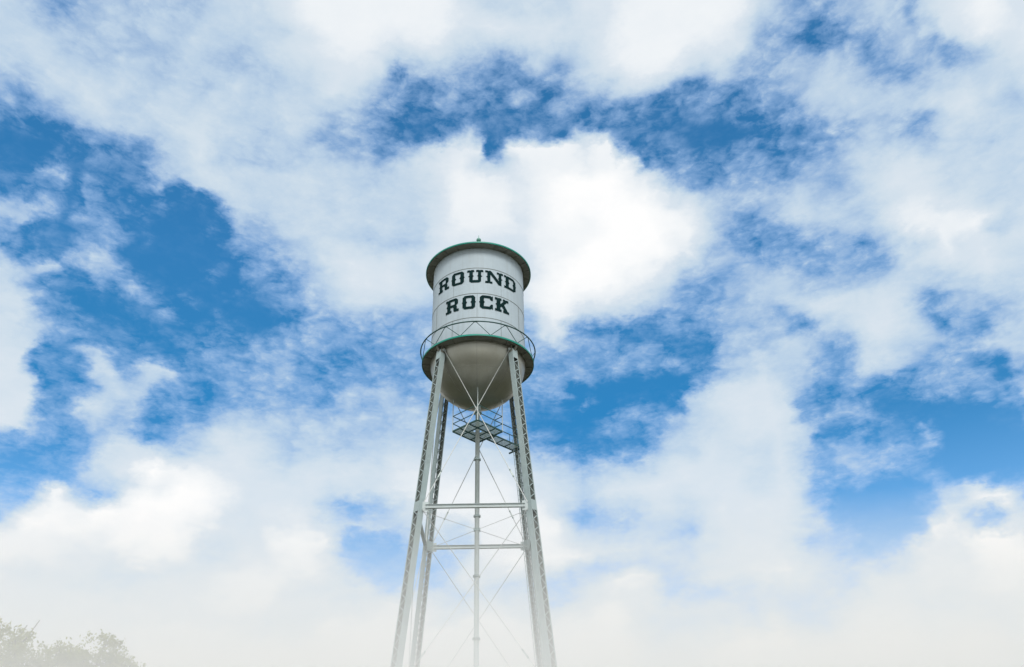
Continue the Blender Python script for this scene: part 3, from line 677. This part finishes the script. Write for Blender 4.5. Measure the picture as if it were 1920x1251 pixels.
for k in range(4):
    bot, top, w, t, n = leg_frame(k)
    L = (top - bot).length
    mid = (bot + top) / 2
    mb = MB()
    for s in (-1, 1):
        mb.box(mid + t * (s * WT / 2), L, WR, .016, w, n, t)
        mb.mi[-2 if s > 0 else -1] = 1          # inner face of the channel, shade behind the lacing put into its colour
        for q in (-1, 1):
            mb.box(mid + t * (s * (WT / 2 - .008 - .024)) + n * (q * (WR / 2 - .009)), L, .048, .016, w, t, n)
    leg = mb.build('leg', [STEEL, INSIDE_SHADE], tower)
    mb = MB()
    pitch = .335
    nb = int((L - 1.2) / pitch)
    for q in (-1, 1):
        off = n * (q * (WR / 2 + .006))
        for i in range(nb):
            s = 1 if i % 2 else -1
            z0, z1 = .5 + i * pitch, .5 + (i + 1) * pitch
            p0 = bot + w * z0
            if any(abs(p0.z + pitch / 2 - lv) < .34 for lv in (S1, S2)):
                continue
            mb.bar(p0 + off + t * (s * (WT / 2 - .03)), p0 + w * pitch + off - t * (s * (WT / 2 - .03)), .045, .010, t)
        for lv, hh in ((S1, .62), (S2, .62), (ZT - .36, .70), (.62, .5)):
            c = lerp_z(bot, top, lv)
            mb.box(c + off, hh, WT - .02, .012, w, t, n)
    mb.build('lacing', STEEL, leg)
    # bracket that carries the tank edge, and the round pin at the head
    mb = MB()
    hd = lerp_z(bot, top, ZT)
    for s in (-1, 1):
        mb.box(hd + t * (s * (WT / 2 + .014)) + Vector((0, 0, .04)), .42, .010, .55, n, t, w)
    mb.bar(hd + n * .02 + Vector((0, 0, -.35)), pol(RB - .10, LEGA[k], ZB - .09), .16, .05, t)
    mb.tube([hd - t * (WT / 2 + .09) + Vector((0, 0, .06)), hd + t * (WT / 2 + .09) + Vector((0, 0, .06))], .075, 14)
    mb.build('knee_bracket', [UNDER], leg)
    for s in (-1, 1):
        mb = MB()
        mb.tube([hd + t * (s * (WT / 2 + .03)) + Vector((0, 0, -.02)), hd + t * (s * (WT / 2 + .10)) + Vector((0, 0, -.02))], .10, 14)
        mb.build('pin', PALE, leg)
    # gusset plates where struts and rods meet
    for lv in (S1, S2):
        c = lerp_z(bot, top, lv)
        for s in (-1, 1):
            d = (pol(1, LEGA[k] + s * 135, 0))
            mb = MB()
            e = d.cross(Vector((0, 0, 1)))
            mb.box(c + t * (s * WT / 2) + d * .12 - n * .05, .42, .016, .56, d, e)
            mb.box(c + t * (s * WT / 2) + d * .30 - n * .05, .05, .10, .34, d, e)
            mb.build('gusset_plate', PALE, leg)
    mb = MB()
    mb.box(pol(legr(.15), LEGA[k], .10), 1.3, 1.3, .40, pol(1, LEGA[k], 0), t)
    mb.box(pol(legr(.3), LEGA[k], .32), .7, .7, .05, pol(1, LEGA[k], 0), t)
    mb.build('footing', CONC, leg)


def node(k, z, side):
    """where a strut or rod meets leg k, on the side facing leg k+side"""
    bot, top, w, t, n = leg_frame(k % 4)
    return lerp_z(bot, top, z) + t * (side * (WT / 2 + .02)) - n * .05


for k in range(4):
    j = (k + 1) % 4
    for lv in (S1, S2):
        a, b = node(k, lv, 1), node(j, lv, -1)
        d = (b - a).normalized()
        a, b = a + d * .16, b - d * .16
        e = d.cross(Vector((0, 0, 1)))
        mb = MB()
        mb.bar(a, b, .012, .21, e)
        for q in (-1, 1):
            mb.bar(a + Vector((0, 0, q * .105)), b + Vector((0, 0, q * .105)), .17, .014, e)
        mb.build('strut', PALE, tower)
    for zt, zb in ((ZT - .02, S1 + .18), (S1 - .18, S2 + .18), (S2 - .18, .75)):
        for (ka, sa), (kb, sb) in (((k, 1), (j, -1)), ((j, -1), (k, 1))):
            a, b = node(ka, zt, sa), node(kb, zb, sb)
            e = (b - a).normalized().cross(pol(1, (LEGA[k] + 45), 0)).normalized()
            o = pol(.03 * (1 if sa > 0 else -1), LEGA[k] + 45, 0)
            r = .026 if zt > 25 else .019
            mb = MB()
            mb.tube([a + o, b + o], r, 8)
            rod = mb.build('brace_rod', ROD, tower)
            dd = (b - a).normalized()
            tp = b + o - dd * (a - b).length * .17
            mb = MB()
            for q in (-1, 1):
                mb.bar(tp - dd * .20 + e * (q * .028), tp + dd * .20 + e * (q * .028), .022, .022)
            for q in (-1, 1):
                mb.tube([tp + dd * (q * .27), tp + dd * (q * .19)], .045, 8)
            mb.build('turnbuckle', GALV, rod)

# riser pipe with flanges and stay rods to the legs
mb = MB()
mb.tube([(0, 0, .4), (0, 0, 27.30)], .138, 24)
mb.lathe([(.55, 0), (.55, .45), (.30, .5), (.138, .55)], 20)
pipe = mb.build('riser_pipe', PALE, tower)
for z in (24.04, 20.36, 16.77, 13.32, 9.8, 6.3, 2.9):
    mb = MB()
    mb.tube([(0, 0, z - .045), (0, 0, z - .006)], .215, 20)
    mb.tube([(0, 0, z + .006), (0, 0, z + .045)], .215, 20)
    for q in range(8):
        p = pol(.180, q * 45, z)
        mb.tube([p - Vector((0, 0, .07)), p + Vector((0, 0, .07))], .014, 6)
    mb.build('flange', STEEL, pipe)
for lv in (S1 - .15, S2 - .10):
    mb = MB()
    mb.tube([(0, 0, lv - .06), (0, 0, lv + .06)], .165, 18)
    for k in range(4):
        mb.box(pol(.20, LEGA[k], lv), .14, .02, .12, pol(1, LEGA[k], 0), pol(1, LEGA[k] + 90, 0))
    col_ = mb.build('stay_collar', STEEL, pipe)
    for k in range(4):
        mb = MB()
        mb.tube([pol(.2, LEGA[k], lv), pol(legr(lv) - .2, LEGA[k], lv)], .016, 6)
        mb.build('stay_rod', ROD, pipe)

# inspection platform hung under the bowl
ZP, HD = 25.98, 1.57
plat = MB()
cor = [Vector((0, -HD, ZP)), Vector((HD, 0, ZP)), Vector((0, HD, ZP)), Vector((-HD, 0, ZP))]
ux, uy = Vector((1, 1, 0)).normalized(), Vector((-1, 1, 0)).normalized()
S = HD * math.sqrt(2)
for i in range(4):
    a, b = cor[i], cor[(i + 1) % 4]
    plat.bar(a, b, .10, .05)
for u, w_ in ((ux, uy), (uy, ux)):
    for o in (-.42, .42):
        for sgn in (1,):
            c = Vector((0, 0, ZP - .055)) + w_ * (S / 2 * 0 + o)
            plat.bar(c - u * (S / 2 - .03), c + u * (S / 2 - .03), .07, .035 + (0.002 if u is ux else 0), Vector((0, 0, 1)))
platform = plat.build('platform', DKGREEN, tower)
mb = MB()
nb = 34
for i in range(nb):
    o = -S / 2 + S * (i + .5) / nb
    for sg in (-1, 1):
        lo = .22 if abs(o) < .22 else 0.0
        c0 = Vector((0, 0, ZP + .02)) + uy * o
        if lo:
            mb.bar(c0 + ux * (sg * lo), c0 + ux * (sg * (S / 2 - .03)), .026, .022)
        elif sg > 0:
            mb.bar(c0 - ux * (S / 2 - .03), c0 + ux * (S / 2 - .03), .026, .022)
for i in range(13):
    o = -S / 2 + S * (i + .5) / 13
    c0 = Vector((0, 0, ZP + .001)) + ux * o
    if abs(o) < .22:
        for sg in (-1, 1):
            mb.bar(c0 + uy * (sg * .22), c0 + uy * (sg * (S / 2 - .03)), .014, .014)
    else:
        mb.bar(c0 - uy * (S / 2 - .03), c0 + uy * (S / 2 - .03), .014, .014)
mb.build('grating', GALV, platform)
for i in range(4):
    c = cor[i] * 1.0
    rb = math.hypot(c.x, c.y)
    ztop = 30.99 - math.sqrt(RT ** 2 - rb ** 2)
    mb = MB()
    mb.tube([(c.x, c.y, ZP - .02), (c.x, c.y, ztop + .02)], .030, 8)
    mb.build('hanger_post', PALE, platform)


def guard(a, b, parent):
    mb = MB()
    for h in (.54, 1.07):
        mb.bar(a + Vector((0, 0, h)), b + Vector((0, 0, h)), .05, .03, Vector((0, 0, 1)))
    mb.bar(b, b + Vector((0, 0, 1.09)), .035, .035)
    mb.build('guard_rail', DKGREEN, parent)


for i in range(4):
    a, b = cor[i], cor[(i + 1) % 4]
    if i == 1:      # opening towards the walkway
        guard(a, a.lerp(b, .30), platform)
        guard(b, a.lerp(b, .70), platform)
    else:
        guard(a, b, platform)

# walkway from the platform to the back right leg
WA = LEGA[0]
wd, ws = pol(1, WA, 0), pol(1, WA + 90, 0)
r0, r1, hw = HD / math.sqrt(2) + .05, legr(ZP) - .18, .36
mb = MB()
for s in (-1, 1):
    c = Vector((0, 0, ZP - .01)) + ws * (s * hw)
    mb.bar(c + wd * r0, c + wd * r1, .09, .04, Vector((0, 0, 1)))
for i in range(4):
    rr = r0 + .1 + (r1 - r0 - .2) * i / 3
    c = Vector((0, 0, ZP - .012)) + wd * rr
    mb.bar(c - ws * (hw - .02), c + ws * (hw - .02), .05, .03, Vector((0, 0, 1)))
mb.bar(Vector((0, 0, ZP - .10)) + wd * (r1 - .02) - ws * (hw + .35), Vector((0, 0, ZP - .10)) + wd * (r1 - .02) + ws * (hw + .35), .09, .07, Vector((0, 0, 1)))
walk = mb.build('walkway', DKGREEN, tower)
mb = MB()
for i in range(11):
    o = -hw + 2 * hw * (i + .5) / 11
    c = Vector((0, 0, ZP + .022)) + ws * o
    mb.bar(c + wd * r0, c + wd * r1, .024, .020)
mb.build('grating', GALV, walk)
for s in (-1, 1):
    mb = MB()
    for h in (.54, 1.07):
        c = Vector((0, 0, ZP + h)) + ws * (s * hw)
        mb.bar(c + wd * r0, c + wd * r1, .045, .03, Vector((0, 0, 1)))
    for rr in (r1 - .30,):
        c = Vector((0, 0, ZP)) + ws * (s * hw) + wd * rr
        mb.bar(c, c + Vector((0, 0, 1.09)), .035, .035)
    mb.build('guard_rail', DKGREEN, walk)

# ladder up the inside of the back right leg
bot, top, w, t, n = leg_frame(0)
mb = MB()
for s in (-1, 1):
    mb.bar(bot - n * .34 + t * (s * .19) + w * 1.5, top - n * .34 + t * (s * .19) - w * 3.9, .04, .014, n)
for i in range(int(25 / .30)):
    p = bot - n * .34 + w * (1.7 + i * .30)
    if p.z < 26.2:
        mb.tube([p - t * .19, p + t * .19], .011, 5)
mb.build('ladder', STEEL, tower)

# cables hanging down inside the left and right front legs
for k, off, tang in ((2, -.42, .30), (3, -.30, -.42)):
    bot, top, w, t, n = leg_frame(k)
    pts = []
    for i in range(13):
        u = i / 12
        sag = math.sin(math.pi * u) * .12
        pts.append(bot.lerp(top, u) + n * (off - sag) + t * (-tang))
    mb = MB()
    mb.tube(pts, .016, 6)
    mb.build('cable', CABLE, tower)


# ------------------------------------------------------------------ trees behind, low at the left
def leaf_material(name, a, b):
    m = bpy.data.materials.new(name)
    m.use_nodes = True
    nt = m.node_tree
    p = nt.nodes['Principled BSDF']
    p.inputs['Roughness'].default_value = .6
    t = nt.nodes.new('ShaderNodeTexCoord')
    n = nt.nodes.new('ShaderNodeTexNoise')
    n.inputs['Scale'].default_value = 1.3
    n.inputs['Detail'].default_value = 8
    n.inputs['Roughness'].default_value = .75
    r = nt.nodes.new('ShaderNodeValToRGB')
    r.color_ramp.elements[0].position = .35
    r.color_ramp.elements[0].color = a + (1,)
    r.color_ramp.elements[1].position = .65
    r.color_ramp.elements[1].color = b + (1,)
    nt.links.new(t.outputs['Object'], n.inputs['Vector'])
    nt.links.new(n.outputs['Fac'], r.inputs[0])
    nt.links.new(r.outputs[0], p.inputs['Base Color'])
    tr = nt.nodes.new('ShaderNodeBsdfTranslucent')
    nt.links.new(r.outputs[0], tr.inputs[0])
    mx = nt.nodes.new('ShaderNodeMixShader')
    mx.inputs[0].default_value = .45
    nt.links.new(p.outputs[0], mx.inputs[1])
    nt.links.new(tr.outputs[0], mx.inputs[2])
    nt.links.new(mx.outputs[0], nt.nodes['Material Output'].inputs[0])
    return m


LEAF = leaf_material('leaves', (.20, .23, .045), (.38, .40, .10))


def tree(seed, x, y, blobs, twigs, label, n_leaf):
    rnd = random.Random(seed)
    root = bpy.data.objects.new('leafy_tree', None)
    COL.objects.link(root)
    root.location = (x, y, 0)
    root['label'] = label
    root['category'] = 'tree'
    root['group'] = 'trees low in the left corner'
    mb = MB()
    fork = 4.2
    pts = [Vector((0, 0, -.1)), Vector((.08, .05, 1.2)), Vector((.02, .12, 2.8)), Vector((.12, .05, fork))]
    mb.tube(pts, .34, 12, r2=.22)
    for (bx, by, bz, br) in blobs:
        e = Vector((bx, by, bz))
        m1 = pts[-1].lerp(e, .5) + Vector((rnd.uniform(-.3, .3), rnd.uniform(-.3, .3), -.25))
        mb.tube([pts[-1] - Vector((0, 0, .3)), m1, e], .15, 8, r2=.05)
        for q in range(9):
            d = Vector((rnd.gauss(0, 1), rnd.gauss(0, 1), rnd.gauss(.3, .9))).normalized()
            mb.tube([m1.lerp(e, rnd.uniform(.4, 1)), e + d * br * .5 + Vector((0, 0, -.1)), e + d * br * .95], .045, 5, r2=.010)
    for (a, b) in twigs:
        mb.tube([Vector(a), Vector(a).lerp(Vector(b), .5) + Vector((.06, 0, .02)), Vector(b)], .035, 6, r2=.016)
    mb.build('trunk', BARK, root)
    mb = MB()
    tot = sum(b[3] ** 2 for b in blobs)
    for (bx, by, bz, br) in blobs:
        sub = []
        for q in range(int(34 * br * br)):
            d = Vector((rnd.gauss(0, 1), rnd.gauss(0, 1), rnd.gauss(.15, .8))).normalized()
            sub.append((Vector((bx, by, bz)) + d * br * rnd.uniform(.45, 1.0), rnd.uniform(.2, .42)))
        for i in range(int(n_leaf * br * br / tot)):
            c, cr = rnd.choice(sub)
            p = c + Vector((rnd.gauss(0, .5), rnd.gauss(0, .5), rnd.gauss(0, .42))) * cr
            nrm = Vector((rnd.gauss(0, .7), rnd.gauss(0, .7), rnd.gauss(.5, .6))).normalized()
            a = nrm.orthogonal().normalized()
            a = (Matrix.Rotation(rnd.uniform(0, 6.28), 3, nrm) @ a)
            b = nrm.cross(a)
            s = rnd.uniform(.055, .11)
            o = len(mb.v)
            mb.v += [p - a * s, p - b * s * .5 + nrm * s * .12, p + a * s, p + b * s * .5 + nrm * s * .12]
            mb.face((o, o + 1, o + 2, o + 3))
    mb.build('crown', LEAF, root)
    return root


tree(3, -24.2, 39.4, [(.3, 0, 10.9, 2.0), (-2.2, .6, 10.7, 2.2), (1.5, .3, 10.0, 1.9), (-1.0, -.8, 8.4, 2.2), (2.4, 1.0, 8.0, 1.6), (-3.4, .2, 8.6, 1.9)],
     [((1.2, 0, 11.2), (1.7, .5, 12.8)), ((1.0, 0, 11.6), (1.35, .2, 12.5))],
     'leafy green tree with a bare twig on top, at the left edge of the photo', 24000)
tree(8, -20.3, 41.4, [(.1, 0, 11.0, 1.6), (1.1, .4, 10.5, 1.35), (-1.9, .3, 10.4, 1.7), (.2, -.6, 8.4, 1.9), (-3.2, .6, 8.2, 1.4)],
     [((-1.8, 0, 10.6), (-1.85, 0, 12.1)), ((-1.15, 0, 10.6), (-1.15, 0, 12.0))],
     'lower leafy green tree with two thin twigs, right of the tree at the edge', 20000)

hb = MB()
hb.box((0, 26, 3.5), 130, 22, 9)
hm = bpy.data.materials.new('haze_air')
hm.use_nodes = True
hn = hm.node_tree
hn.nodes.remove(hn.nodes['Principled BSDF'])
pv = hn.nodes.new('ShaderNodeVolumePrincipled')
pv.inputs['Color'].default_value = (1, 1, .99, 1)
pv.inputs['Density'].default_value = .09
hn.links.new(pv.outputs[0], hn.nodes['Material Output'].inputs['Volume'])
hz_o = hb.build('haze', hm)
hz_o['kind'] = 'stuff'
